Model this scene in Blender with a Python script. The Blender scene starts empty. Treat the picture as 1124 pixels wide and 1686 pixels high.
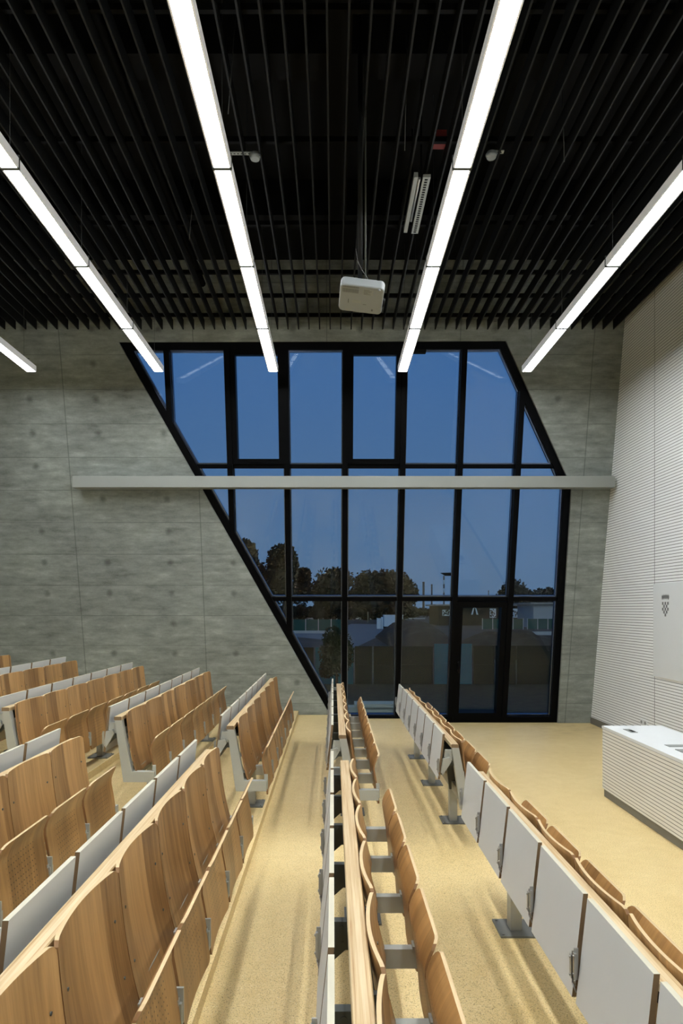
import bpy, math, random
from mathutils import Vector, Matrix, noise
R = math.radians
rnd = random.Random(7)
EYE = 2.036            # eye height above the podium floor
F = 1124.0
CX, CY = 548.0, 1003.0

# ------------------------------------------------------------------ camera
sc = bpy.context.scene
cam_d = bpy.data.cameras.new('camera'); cam = bpy.data.objects.new('camera', cam_d)
sc.collection.objects.link(cam); sc.camera = cam
cam.location = (0, 0, EYE); cam.rotation_euler = (R(90), 0, 0)
cam_d.sensor_fit = 'AUTO'; cam_d.sensor_width = 36; cam_d.lens = 36 * F / 1686
cam_d.shift_x = (562 - CX) / 1686; cam_d.shift_y = (CY - 843) / 1686
cam_d.clip_start = .03; cam_d.clip_end = 2000

# ------------------------------------------------------------------ world, exposure
w = bpy.data.worlds.new('dusk_sky'); sc.world = w; w.use_nodes = True
nt = w.node_tree; nt.nodes.clear()
wo = nt.nodes.new('ShaderNodeOutputWorld'); bg = nt.nodes.new('ShaderNodeBackground')
tc = nt.nodes.new('ShaderNodeTexCoord'); sp = nt.nodes.new('ShaderNodeSeparateXYZ')
rp = nt.nodes.new('ShaderNodeValToRGB')
nt.links.new(tc.outputs['Generated'], sp.inputs[0]); nt.links.new(sp.outputs['Z'], rp.inputs[0])
e = rp.color_ramp.elements
e[0].position = 0.0; e[0].color = (.085, .140, .235, 1)
e[1].position = 1.0; e[1].color = (.040, .085, .170, 1)
m1 = e.new(.10); m1.color = (.080, .145, .265, 1)
m2 = e.new(.32); m2.color = (.052, .125, .290, 1)
nt.links.new(rp.outputs[0], bg.inputs[0]); bg.inputs[1].default_value = 1.2
nt.links.new(bg.outputs[0], wo.inputs[0])
sc.view_settings.view_transform = 'Standard'; sc.view_settings.look = 'None'
sc.view_settings.gamma = 1; sc.view_settings.use_curve_mapping = False
sc.view_settings.exposure = 0.0
sun_d = bpy.data.lights.new('outdoor_fill_sun', 'SUN'); sun = bpy.data.objects.new('outdoor_fill_sun', sun_d)  # soft sun lamp added to brighten the pale things outdoors
sc.collection.objects.link(sun); sun_d.energy = .55; sun_d.angle = R(25); sun_d.color = (.85, .92, 1)
sun.rotation_euler = (R(65), 0, R(-8))
LAMP_DOWN = 43.0       # brightness of the pendant diffusers, downwards
LAMP_UP = 4.2          # and of their upper slot

# ------------------------------------------------------------------ materials
def mat(name):
    m = bpy.data.materials.new(name); m.use_nodes = True
    return m, m.node_tree, m.node_tree.nodes['Principled BSDF']
def srgb(r, g, b):
    f = lambda c: (c/255/12.92) if c/255 <= .04045 else ((c/255+.055)/1.055)**2.4
    return (f(r), f(g), f(b), 1)
def N(t, typ, **kw):
    n = t.nodes.new(typ)
    for k, v in kw.items(): setattr(n, k, v)
    return n
def MA(t, op, a, b=None, c=None):
    n = t.nodes.new('ShaderNodeMath'); n.operation = op
    for i, v in enumerate((a, b, c)):
        if v is None: continue
        if isinstance(v, (int, float)): n.inputs[i].default_value = v
        else: t.links.new(v, n.inputs[i])
    return n.outputs[0]
def MIX(t, fac, a, b, blend='MIX'):
    n = t.nodes.new('ShaderNodeMix'); n.data_type = 'RGBA'; n.blend_type = blend
    for i, v in ((0, fac), (6, a), (7, b)):
        if isinstance(v, (int, float)): n.inputs[i].default_value = v
        elif isinstance(v, tuple): n.inputs[i].default_value = v
        else: t.links.new(v, n.inputs[i])
    return n.outputs[2]
def NOISE(t, vec, scale, detail=4, rough=.55, smul=None):
    n = t.nodes.new('ShaderNodeTexNoise'); n.inputs['Scale'].default_value = scale
    n.inputs['Detail'].default_value = detail; n.inputs['Roughness'].default_value = rough
    if smul:
        v = t.nodes.new('ShaderNodeVectorMath'); v.operation = 'MULTIPLY'
        t.links.new(vec, v.inputs[0]); v.inputs[1].default_value = smul; vec = v.outputs[0]
    t.links.new(vec, n.inputs['Vector'])
    return n.outputs['Fac']
def RAMP(t, fac, stops):
    n = t.nodes.new('ShaderNodeValToRGB'); el = n.color_ramp.elements
    el[0].position, el[0].color = stops[0]; el[1].position, el[1].color = stops[-1]
    for p, c in stops[1:-1]:
        k = el.new(p); k.color = c
    t.links.new(fac, n.inputs[0]); return n.outputs[0]
def BUMP(t, p, h, strength=.3, dist=.01):
    b = t.nodes.new('ShaderNodeBump'); b.inputs['Strength'].default_value = strength
    b.inputs['Distance'].default_value = dist; t.links.new(h, b.inputs['Height'])
    t.links.new(b.outputs[0], p.inputs['Normal'])
def plain(name, col, rough=.5, metal=0, spec=.5, var=.06, vs=6):
    m, t, p = mat(name)
    g = t.nodes.new('ShaderNodeTexCoord')
    n = NOISE(t, g.outputs['Object'], vs, 3)
    k = MA(t, 'MULTIPLY_ADD', n, 2*var, 1-var)
    c = N(t, 'ShaderNodeVectorMath', operation='SCALE'); c.inputs[0].default_value = col[:3]
    t.links.new(k, c.inputs['Scale']); t.links.new(c.outputs[0], p.inputs['Base Color'])
    p.inputs['Roughness'].default_value = rough; p.inputs['Metallic'].default_value = metal
    p.inputs['Specular IOR Level'].default_value = spec
    return m

M = {}
M['paint'] = plain('grey_metal_paint', srgb(158,160,152), .45, .1)
M['plate'] = plain('grey_floor_plate', srgb(112,114,110), .45, .1)
M['darkpaint'] = plain('dark_metal_paint', srgb(78,82,78), .45, .3)
M['steel'] = plain('bright_steel', srgb(165,167,167), .38, .8)
M['laminate'] = plain('pale_laminate', srgb(194,197,194), .5, 0, .35, .02, 3)
M['black'] = plain('black_paint', srgb(8,9,9), .7, 0, .15)
M['baffle'] = plain('black_baffle', srgb(16,18,19), .6, 0, .25)
M['frame'] = plain('black_window_frame', srgb(3,4,6), .4, 0, .06)
M['bead'] = plain('dark_glossy_bead', srgb(92,104,130), .22, 1, .5)
M['white'] = plain('white_paint', srgb(214,218,218), .5, 0, .4, .02)
M['housing'] = plain('lamp_housing', srgb(170,172,170), .4, .2)
M['cassette'] = plain('cassette_grey', srgb(134,138,134), .5, .1, .4, .02)
M['projector'] = plain('projector_plastic', srgb(128,133,134), .5, 0, .4, .02)
M['baseboard'] = plain('grey_baseboard', srgb(105,104,96), .5)
M['red'] = plain('dull_red', srgb(120,40,35), .6)
M['outwhite'] = plain('outdoor_white', srgb(205,215,220), .6)
M['outconc'] = plain('outdoor_concrete', srgb(165,168,165), .8, 0, .3, .1, 1)
M['outdark'] = plain('outdoor_dark_panel', srgb(28,31,29), .8, 0, .3, .15, 2)
M['outteal'] = plain('outdoor_teal', srgb(62,128,134), .8, 0, .3, .1, 2)
M['outgreen'] = plain('outdoor_green', srgb(28,76,66), .8, 0, .3, .1, 2)
M['roof'] = plain('roof_sheet', srgb(140,135,128), .8)
M['dirt'] = plain('outdoor_dirt', srgb(62,54,48), .95, 0, .2, .35, 1.5)
M['paving'] = plain('outdoor_paving', srgb(112,120,128), .9, 0, .2, .15, .4)
M['bark'] = plain('bark', srgb(60,50,42), .9)
M['leafdark'] = plain('dark_foliage', srgb(13,15,11), .9, 0, .2, .3, .5)
M['leafgreen'] = plain('green_foliage', srgb(34,50,26), .9, 0, .2, .3, 6)
M['brick'] = plain('chimney_brick', srgb(95,85,80), .9)
M['crest'] = plain('crest_grey', srgb(110,112,110), .6)
M['wire'] = plain('steel_wire', srgb(60,62,62), .5, .3)
M['grille'] = plain('vent_grille', srgb(85,86,84), .6)

def wood_mat(name, light, dark, perf=False):
    m, t, p = mat(name)
    tcn = N(t, 'ShaderNodeTexCoord'); oi = N(t, 'ShaderNodeObjectInfo')
    s = N(t, 'ShaderNodeSeparateXYZ'); t.links.new(tcn.outputs['Object'], s.inputs[0])
    off = MA(t, 'MULTIPLY', oi.outputs['Random'], 31.0)
    # veneer leaves: bands across Y, each with its own tone
    wob = MA(t, 'ADD', s.outputs['Y'], MA(t, 'MULTIPLY', off, .071))
    band = MA(t, 'FLOOR', MA(t, 'MULTIPLY', wob, 7.3))
    wn = N(t, 'ShaderNodeTexWhiteNoise', noise_dimensions='2D')
    cb = N(t, 'ShaderNodeCombineXYZ'); t.links.new(band, cb.inputs[0]); t.links.new(off, cb.inputs[1])
    t.links.new(cb.outputs[0], wn.inputs['Vector'])
    c2 = N(t, 'ShaderNodeCombineXYZ')
    t.links.new(MA(t, 'ADD', s.outputs['Y'], MA(t,'MULTIPLY', MA(t,'ADD',off,MA(t,'MULTIPLY',wn.outputs['Value'],9)), 1.7)), c2.inputs[0])
    t.links.new(s.outputs['Z'], c2.inputs[1]); t.links.new(off, c2.inputs[2])
    g1 = NOISE(t, c2.outputs[0], 1.0, 6, .6, (34, 1.6, 1))
    g2 = NOISE(t, c2.outputs[0], 1.0, 3, .5, (160, 5, 1))
    f = MA(t, 'ADD', MA(t, 'MULTIPLY', g1, .62), MA(t, 'MULTIPLY', g2, .22))
    f = MA(t, 'ADD', f, MA(t, 'MULTIPLY', wn.outputs['Value'], .34))
    col = RAMP(t, f, [(.34, dark), (.82, light)])
    if perf:
        def cell(o, d): return MA(t, 'SUBTRACT', MA(t, 'FRACT', MA(t, 'DIVIDE', MA(t, 'ADD', o, 10.0+d/2), d)), .5)
        dy = cell(s.outputs['Y'], .026); dz = cell(s.outputs['Z'], .028)
        r2 = MA(t, 'ADD', MA(t, 'MULTIPLY', dy, dy), MA(t, 'MULTIPLY', dz, dz))
        dot = MA(t, 'LESS_THAN', r2, .017)
        iny = MA(t, 'LESS_THAN', MA(t, 'ABSOLUTE', s.outputs['Y']), .145)
        inz = MA(t, 'LESS_THAN', MA(t, 'ABSOLUTE', MA(t, 'SUBTRACT', s.outputs['Z'], .20)), .128)
        k = MA(t, 'MULTIPLY', dot, MA(t, 'MULTIPLY', iny, inz))
        col = MIX(t, k, col, (.02, .012, .006, 1))
    t.links.new(col, p.inputs['Base Color'])
    p.inputs['Roughness'].default_value = .38; p.inputs['Specular IOR Level'].default_value = .4
    return m
WL, WD = srgb(188,147,94), srgb(108,77,44)
M['wood'] = wood_mat('oak_veneer', WL, WD)
M['seatwood'] = wood_mat('perforated_oak_veneer', srgb(174,132,80), srgb(114,81,44), True)
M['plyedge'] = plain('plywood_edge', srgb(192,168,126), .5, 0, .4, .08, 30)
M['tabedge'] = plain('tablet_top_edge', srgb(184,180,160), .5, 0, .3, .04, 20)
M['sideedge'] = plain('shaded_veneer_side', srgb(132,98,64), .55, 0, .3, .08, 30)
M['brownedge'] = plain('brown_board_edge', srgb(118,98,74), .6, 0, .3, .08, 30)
# layered plywood rail seen edge on: stripes that run along Y
m, t, p = mat('laminated_rail'); M['ledge'] = m
tcn = N(t, 'ShaderNodeTexCoord'); 
n = NOISE(t, tcn.outputs['Object'], 1, 4, .6, (95, 1.1, 1)); n2 = NOISE(t, tcn.outputs['Object'], 1, 2, .5, (320, 6, 1))
t.links.new(RAMP(t, MA(t, 'MULTIPLY_ADD', n2, .3, n), [(.45, srgb(158,122,74)), (.6, srgb(186,160,116)), (.8, srgb(202,182,144))]), p.inputs['Base Color'])
p.inputs['Roughness'].default_value = .4

# board marked concrete
def concrete(name, base):
    m, t, p = mat(name)
    g = N(t, 'ShaderNodeNewGeometry'); pos = g.outputs['Position']
    s = N(t, 'ShaderNodeSeparateXYZ'); t.links.new(pos, s.inputs[0])
    big = NOISE(t, pos, .8, 5, .6, (1, 1, 1.6)); st = NOISE(t, pos, 1, 6, .65, (2.2, 1, 11)); fine = NOISE(t, pos, 40, 4, .7)
    mid = NOISE(t, pos, 4.0, 6, .7, (1, 1, 2.5))
    f = MA(t, 'ADD', MA(t, 'ADD', MA(t, 'MULTIPLY', big, .32), MA(t, 'MULTIPLY', st, .36)), MA(t, 'ADD', MA(t, 'MULTIPLY', fine, .10), MA(t, 'MULTIPLY', mid, .28)))
    b = Vector(base[:3])
    c = RAMP(t, f, [(.36, (*(b*.40), 1)), (.47, (*(b*.80), 1)), (.57, (*(b*1.10), 1)), (.68, (*(b*1.6), 1))])
    # board seams
    def seam(o, d, ph, wd):
        fr = MA(t, 'FRACT', MA(t, 'DIVIDE', MA(t, 'ADD', o, 40.0+ph), d))
        return MA(t, 'LESS_THAN', MA(t, 'ABSOLUTE', MA(t, 'SUBTRACT', fr, .5)), wd/d)
    wobz = MA(t, 'ADD', s.outputs['Z'], MA(t, 'MULTIPLY', NOISE(t, pos, 3, 2), .012))
    row = MA(t, 'FLOOR', MA(t, 'DIVIDE', MA(t, 'ADD', wobz, 39.969), .5205))
    hs = seam(wobz, .5205, -.031, .007)
    vs = seam(s.outputs['X'], 2.12, 1.44, .009)
    br = N(t, 'ShaderNodeTexWhiteNoise', noise_dimensions='1D'); t.links.new(row, br.inputs['W'])
    brk = MA(t, 'MULTIPLY_ADD', NOISE(t, pos, 1.1, 3), 1.6, -.25)
    k = MA(t, 'MINIMUM', MA(t, 'MAXIMUM', MA(t, 'MULTIPLY', hs, brk), MA(t, 'MULTIPLY', vs, .7)), 1)
    # tie holes
    def cell(o, d, ph): return MA(t, 'MULTIPLY', MA(t, 'SUBTRACT', MA(t, 'FRACT', MA(t, 'DIVIDE', MA(t, 'ADD', o, 40.0+ph), d)), .5), d)
    dx = cell(s.outputs['X'], 1.065, .57); dz = cell(s.outputs['Z'], .5205, .116)
    rr = MA(t, 'SQRT', MA(t, 'ADD', MA(t, 'MULTIPLY', dx, dx), MA(t, 'MULTIPLY', dz, dz)))
    rr = MA(t, 'ADD', rr, MA(t, 'MULTIPLY_ADD', NOISE(t, pos, 22, 3), .04, -.02))
    th = RAMP(t, rr, [(.02, (.95,)*3+(1,)), (.075, (0, 0, 0, 1))])
    wn = N(t, 'ShaderNodeTexWhiteNoise', noise_dimensions='3D')
    cbx = N(t, 'ShaderNodeCombineXYZ')
    t.links.new(MA(t, 'FLOOR', MA(t, 'DIVIDE', MA(t, 'ADD', s.outputs['X'], 40.57), 1.065)), cbx.inputs[0])
    t.links.new(MA(t, 'FLOOR', MA(t, 'DIVIDE', MA(t, 'ADD', s.outputs['Z'], 40.116), .5205)), cbx.inputs[1])
    t.links.new(cbx.outputs[0], wn.inputs['Vector'])
    th = MA(t, 'MULTIPLY', th, MA(t, 'GREATER_THAN', wn.outputs['Value'], .25))
    k = MA(t, 'MAXIMUM', k, th)
    c = MIX(t, MA(t, 'MULTIPLY', k, .62), c, (*(b*.25), 1))
    t.links.new(c, p.inputs['Base Color']); p.inputs['Roughness'].default_value = .75; p.inputs['Specular IOR Level'].default_value = .3
    BUMP(t, p, MA(t, 'SUBTRACT', f, MA(t, 'MULTIPLY', k, .6)), .35, .012)
    return m
M['concrete'] = concrete('board_marked_concrete', srgb(126,132,127))

# speckled yellow floor
m, t, p = mat('speckled_floor'); M['floor'] = m
g = N(t, 'ShaderNodeNewGeometry'); pos = g.outputs['Position']
big = NOISE(t, pos, .9, 4); mid = NOISE(t, pos, 7, 4); sp1 = NOISE(t, pos, 150, 2, .8); sp2 = NOISE(t, pos, 95, 3, .8)
f = MA(t, 'ADD', MA(t, 'MULTIPLY', big, .55), MA(t, 'MULTIPLY', mid, .45))
c = RAMP(t, f, [(.3, srgb(208,182,124)), (.7, srgb(224,202,148))])
c = MIX(t, RAMP(t, sp1, [(.56, (0, 0, 0, 1)), (.64, (.85,)*3+(1,))]), c, srgb(112,92,52))
c = MIX(t, RAMP(t, sp2, [(.57, (0, 0, 0, 1)), (.68, (.7,)*3+(1,))]), c, srgb(238,224,182))
# scuffed stain by the window corner
vm = N(t, 'ShaderNodeVectorMath', operation='DISTANCE'); t.links.new(pos, vm.inputs[0]); vm.inputs[1].default_value = (3.95, 11.6, 0)
stn = MA(t, 'MULTIPLY', RAMP(t, vm.outputs['Value'], [(.2, (1, 1, 1, 1)), (1.0, (0, 0, 0, 1))]), RAMP(t, NOISE(t, pos, 3, 5, .7, (1, 4, 1)), [(.5, (0, 0, 0, 1)), (.68, (.7,)*3+(1,))]))
c = MIX(t, stn, c, srgb(150,118,72))
t.links.new(c, p.inputs['Base Color']); p.inputs['Roughness'].default_value = .42; p.inputs['Specular IOR Level'].default_value = .35

# slatted white boards: grooves every 41 mm
def slatted(name, col, pitch, gw, vjoint=None):
    m, t, p = mat(name)
    g = N(t, 'ShaderNodeNewGeometry'); s = N(t, 'ShaderNodeSeparateXYZ'); t.links.new(g.outputs['Position'], s.inputs[0])
    fr = MA(t, 'FRACT', MA(t, 'DIVIDE', MA(t, 'ADD', s.outputs['Z'], 10), pitch))
    k = MA(t, 'LESS_THAN', fr, gw/pitch)
    if vjoint:
        for y in vjoint:
            k = MA(t, 'MAXIMUM', k, MA(t, 'LESS_THAN', MA(t, 'ABSOLUTE', MA(t, 'SUBTRACT', s.outputs['Y'], y)), .006))
    nz = NOISE(t, g.outputs['Position'], 2, 3)
    cc = MIX(t, nz, col, tuple(x*.93 for x in col[:3])+(1,))
    c = MIX(t, k, cc, srgb(70,73,70))
    t.links.new(c, p.inputs['Base Color']); p.inputs['Roughness'].default_value = .5
    BUMP(t, p, MA(t, 'SUBTRACT', 1.0, k), .5, .006)
    return m
M['slatwall'] = slatted('slatted_acoustic_board', srgb(238,241,240), .0415, .0072, [9.77, 7.2, 4.6, 2.0])
M['slatdesk'] = slatted('slatted_desk_board', srgb(222,222,214), .0345, .006)

m, t, p = mat('grass_ground'); M['ground'] = m
g = N(t, 'ShaderNodeNewGeometry'); pos = g.outputs['Position']
s = N(t, 'ShaderNodeSeparateXYZ'); t.links.new(pos, s.inputs[0])
gn = RAMP(t, NOISE(t, pos, 5, 6, .75), [(.42, srgb(8,12,7)), (.7, srgb(48,60,38))])
dn = RAMP(t, NOISE(t, pos, .35, 6, .7), [(.35, srgb(34,32,28)), (.7, srgb(72,68,62))])
t.links.new(MIX(t, MA(t, 'GREATER_THAN', s.outputs['Y'], 20.5), gn, dn), p.inputs['Base Color']); p.inputs['Roughness'].default_value = .95

# window glass: clear, with a mirror share that grows at grazing angles
m = bpy.data.materials.new('window_glass'); m.use_nodes = True; M['glass'] = m
t = m.node_tree; t.nodes.clear()
o = N(t, 'ShaderNodeOutputMaterial'); mx = N(t, 'ShaderNodeMixShader'); tr = N(t, 'ShaderNodeBsdfTransparent'); gl = N(t, 'ShaderNodeBsdfGlossy')
tr.inputs[0].default_value = (.88, .95, .97, 1); gl.inputs['Roughness'].default_value = 0.0; gl.inputs['Color'].default_value = (.92, .96, 1, 1)
g = N(t, 'ShaderNodeNewGeometry'); d = N(t, 'ShaderNodeVectorMath', operation='DOT_PRODUCT')
t.links.new(g.outputs['Normal'], d.inputs[0]); t.links.new(g.outputs['Incoming'], d.inputs[1])
c1 = MA(t, 'SUBTRACT', 1.0, MA(t, 'ABSOLUTE', d.outputs['Value']))
t.links.new(MA(t, 'MULTIPLY_ADD', MA(t, 'POWER', c1, 5.0), .95, .020), mx.inputs[0])
t.links.new(tr.outputs[0], mx.inputs[1]); t.links.new(gl.outputs[0], mx.inputs[2]); t.links.new(mx.outputs[0], o.inputs[0])

def emis(name, col, s):
    m, t, p = mat(name); p.inputs['Base Color'].default_value = (.8, .8, .8, 1)
    p.inputs['Emission Color'].default_value = col; p.inputs['Emission Strength'].default_value = s; return m
M['lampdown'] = emis('lit_diffuser', (.965, .985, 1, 1), LAMP_DOWN)
M['housing'] = emis('housing_side_glow', (.965, .985, 1, 1), .22)  # faint emission stands in for lamplight falling on the housing sides
M['lampup'] = emis('lit_upper_slot', (.965, .985, 1, 1), LAMP_UP)

# ------------------------------------------------------------------ mesh helpers
col = sc.collection
class MB:
    def __init__(s): s.v = []; s.f = []; s.mi = []; s.sm = []
    def add(s, vs, fs, mi=0, smooth=False):
        b = len(s.v); s.v += [tuple(x) for x in vs]
        for i, f in enumerate(fs):
            s.f.append([b+k for k in f]); s.mi.append(mi[i] if isinstance(mi, list) else mi); s.sm.append(smooth)
        return s
    def box(s, x0, x1, y0, y1, z0, z1, mi=0):
        vs = [(x0,y0,z0),(x1,y0,z0),(x1,y1,z0),(x0,y1,z0),(x0,y0,z1),(x1,y0,z1),(x1,y1,z1),(x0,y1,z1)]
        return s.add(vs, [(0,3,2,1),(4,5,6,7),(0,1,5,4),(1,2,6,5),(2,3,7,6),(3,0,4,7)], mi)
    def prism(s, pts, axis, a, b, mi=0, capmi=None):
        """pts: 2D polygon; extruded along axis ('x','y','z') from a to b"""
        def P(q, h): return {'x': (h, q[0], q[1]), 'y': (q[0], h, q[1]), 'z': (q[0], q[1], h)}[axis]
        n = len(pts); vs = [P(q, a) for q in pts] + [P(q, b) for q in pts]
        fs = [tuple(range(n-1, -1, -1)), tuple(range(n, 2*n))] + [(i, (i+1) % n, n+(i+1) % n, n+i) for i in range(n)]
        mis = [mi if capmi is None else capmi]*2 + [mi]*n
        return s.add(vs, fs, mis)
    def tube(s, p, q, r, n=8, mi=0, r2=None, smooth=True):
        p, q = Vector(p), Vector(q); d = (q-p).normalized()
        u = d.orthogonal().normalized(); v = d.cross(u); r2 = r if r2 is None else r2
        vs = []
        for c, rr in ((p, r), (q, r2)):
            for i in range(n):
                a = 2*math.pi*i/n; vs.append(c + rr*(math.cos(a)*u + math.sin(a)*v))
        b = len(s.v)
        s.add(vs, [(i, (i+1) % n, n+(i+1) % n, n+i) for i in range(n)], mi, smooth)
        s.f += [[b+i for i in range(n-1, -1, -1)], [b+n+i for i in range(n)]]; s.mi += [mi, mi]; s.sm += [False, False]
        return s
    def mesh(s, name, mats, bevel=0):
        me = bpy.data.meshes.new(name); me.from_pydata(s.v, [], s.f)
        for m in (mats if isinstance(mats, (list, tuple)) else [mats]): me.materials.append(M[m])
        for i, p in enumerate(me.polygons): p.material_index = s.mi[i]; p.use_smooth = s.sm[i]
        import bmesh
        bm = bmesh.new(); bm.from_mesh(me); bmesh.ops.recalc_face_normals(bm, faces=bm.faces); bm.to_mesh(me); bm.free()
        me.update(); return me
    def build(s, name, mats, parent=None, loc=None, bevel=0):
        o = bpy.data.objects.new(name, s.mesh(name, mats)); col.objects.link(o)
        if parent: o.parent = parent
        if loc: o.location = loc
        if bevel:
            b = o.modifiers.new('bevel', 'BEVEL'); b.width = bevel; b.segments = 2; b.limit_method = 'ANGLE'
        return o
def inst(name, me, parent=None, loc=(0, 0, 0)):
    o = bpy.data.objects.new(name, me); col.objects.link(o); o.location = loc
    if parent: o.parent = parent
    return o
def tag(o, label=None, cat=None, group=None, kind=None):
    if label: o['label'] = label
    if cat: o['category'] = cat
    if group: o['group'] = group
    if kind: o['kind'] = kind
    return o
def empty(name, loc=(0, 0, 0), **kw):
    o = bpy.data.objects.new(name, None); col.objects.link(o); o.location = loc; o.empty_display_size = .1
    return tag(o, **kw)
def struct(o): o['kind'] = 'structure'; return o

# ------------------------------------------------------------------ layout numbers
P = .55                                       # seat pitch
STEP = .076
ROWX = {'F': 1.01, 'B': .08, 'A': -.85, 'C': -1.78, 'D': -2.71, 'E': -3.64, 'G': -4.57}
ROWZ = {k: STEP*(i+1) for i, k in enumerate('FBACDEG')}
Y_FAR0, Y_NEAR1 = 5.68, 4.68
XR, XL, YB, YW = 4.6, -7.6, -4.0, 12.2
LEAN = .2175
def wy(z): return YW - LEAN*z                  # inner face of the leaning facade
NV = Vector((0, 1, LEAN)).normalized()
def wp(x, z, d=0): return Vector((x, wy(z), z)) + NV*d
def pw(px, py, d=0):
    """photo pixel -> (x, z) on the facade plane pushed out by d"""
    k = (CY-py)/F; yb = YW + d*math.sqrt(1+LEAN**2)
    Y = (yb - LEAN*EYE)/(1+LEAN*k)
    x, z = (px-CX)/F*Y, k*Y+EYE
    return (x, z)

# ------------------------------------------------------------------ floor, walls, ceiling
steps = [(XR, 0)]
edges = [ROWX[k]+.235 for k in 'FBACDEG']
prof = [(XR+.3, -.3), (XR+.3, 0.0)]
for i, ex in enumerate(edges):
    prof += [(ex, i*STEP), (ex, (i+1)*STEP)]
prof += [(edges[-1]-.93, 7*STEP), (edges[-1]-.93, 8*STEP), (XL-.3, 8*STEP), (XL-.3, -.3)]
fl = MB().prism(prof, 'y', YB-.3, YW+.12); struct(fl.build('floor', 'floor'))

openpx = [(195, 563), (833, 561), (941, 802), (918, 1192), (551, 1192)]
OP = [pw(*q) for q in openpx]
OP[3] = (OP[3][0], -.02); OP[4] = (OP[4][0], -.02)
ZT = 7.9
def wall_poly(mb, poly, d0, d1, mi=0):
    n = len(poly); vs = [wp(x, z, d0) for x, z in poly] + [wp(x, z, d1) for x, z in poly]
    mb.add(vs, [tuple(range(n)), tuple(range(2*n-1, n-1, -1))] + [(i, (i+1) % n, n+(i+1) % n, n+i) for i in range(n)], mi)
wb = MB(); tl, tr_, r1, br_, bl = OP
outer = [(XL-.3, -.35), (bl[0], -.35), bl, tl, (tl[0], ZT), (XL-.3, ZT)]
wall_poly(wb, outer, 0, .42)
wall_poly(wb, [tl, tr_, (tr_[0], ZT), (tl[0], ZT)], 0, .42)
wall_poly(wb, [(br_[0], -.35), (XR+.3, -.35), (XR+.3, ZT), (tr_[0], ZT), tr_, r1, br_], 0, .42)
wall_poly(wb, [(bl[0], -.35), (br_[0], -.35), br_, bl], 0, .42)
struct(wb.build('wall_facade', 'concrete'))
struct(MB().box(XR, XR+.3, YB-.3, YW+.1, -.3, 7.6).build('wall_front', 'slatwall'))
struct(MB().box(XL-.3, XL, YB-.3, YW, -.3, 7.6).build('wall_rear', 'concrete'))
struct(MB().box(XL-.3, XR+.3, YB-.3, YB, -.3, 7.6).build('wall_camera_side', 'concrete'))
struct(MB().box(XL-.3, XR+.3, YB-.3, YW-1.2, 7.45, 7.75).build('ceiling', 'black'))
struct(MB().box(XR-.014, XR+.0, YB, wy(.1)-.005, 0, .115).build('baseboard_front', 'baseboard'))
cb = MB()
for y in (3.2, 6.1, 8.6): cb.box(XL, XR, y, y+.3, 7.0, 7.45)
struct(cb.build('trim_1', 'black'))

# ------------------------------------------------------------------ the slanted window
win = empty('window_1', (0, 0, 0), kind='structure')
D0, D1 = .05, .27
def inset(poly, w):
    n = len(poly); out = []
    for i in range(n):
        a, b, c_ = Vector(poly[i-1]), Vector(poly[i]), Vector(poly[(i+1) % n])
        e1, e2 = (b-a).normalized(), (c_-b).normalized()
        n1, n2 = Vector((e1.y, -e1.x)), Vector((e2.y, -e2.x))
        bis = (n1+n2); out.append(tuple(b + bis*(w/(1+n1.dot(n2)))))
    return out
fr = MB(); IN = inset(OP, .115)
for i in range(5):
    j = (i+1) % 5; wall_poly(fr, [OP[i], OP[j], IN[j], IN[i]], D0, D1)
o = fr.build('window_frame', 'frame', win)
def clip(poly, a, b, c_):                       # keep a*x+b*z<=c
    out = []
    for i in range(len(poly)):
        p, q = poly[i-1], poly[i]; fp, fq = a*p[0]+b*p[1]-c_, a*q[0]+b*q[1]-c_
        if (fp <= 0) != (fq <= 0):
            s_ = fp/(fp-fq); out.append((p[0]+s_*(q[0]-p[0]), p[1]+s_*(q[1]-p[1])))
        if fq <= 0: out.append(q)
    return out
def rect(poly, x0, x1, z0, z1):
    for a, b, c_ in ((-1, 0, -x0), (1, 0, x1), (0, -1, -z0), (0, 1, z1)):
        if poly: poly = clip(poly, a, b, c_)
    return poly
MX = [-2.66, -1.70, -.76, .20, 1.15, 2.10, 3.06]
ZA = pw(560, 768)[1]; ZB = pw(700, 988)[1]
for x in MX:
    q = rect(IN, x-.045, x+.045, -1, 9)
    if len(q) > 2:
        mb = MB(); wall_poly(mb, q, D0-.03, D1); mb.build('mullion', 'frame', win)
for z in (ZA, ZB):
    mb = MB(); wall_poly(mb, rect(IN, -9, 9, z-.035, z+.035), D0+.03, D1-.02); mb.build('transom', 'frame', win)
# thick opening sashes and the glazed door leaf
def sash(x0, x1, z0, z1, w_, name, wb_=None, par=win):
    mb = MB(); wb_ = wb_ or w_
    for r in ((x0, x1, z1-w_, z1), (x0, x1, z0, z0+wb_), (x0, x0+w_, z0+wb_, z1-w_), (x1-w_, x1, z0+wb_, z1-w_)):
        wall_poly(mb, [(r[0], r[2]), (r[1], r[2]), (r[1], r[3]), (r[0], r[3])], D0-.01, D1-.05)
    return mb.build(name, 'frame', par)
zt = max(q[1] for q in IN)
sash(MX[1]+.045, MX[2]-.045, ZA+.035, zt, .085, 'opening_sash')
sash(MX[3]+.045, MX[4]-.045, ZA+.035, zt, .085, 'opening_sash')
door = empty('door_1', (0, 0, 0), kind='structure')
sash(MX[5]+.045, MX[6]-.045, .03, ZB-.035, .10, 'door_frame', .14, door)
mb = MB(); c0 = wp(MX[5]+.10, 1.0, D0-.05); mb.tube(wp(MX[5]+.10, .92, D0-.07), wp(MX[5]+.10, 1.12, D0-.07), .012)
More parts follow.
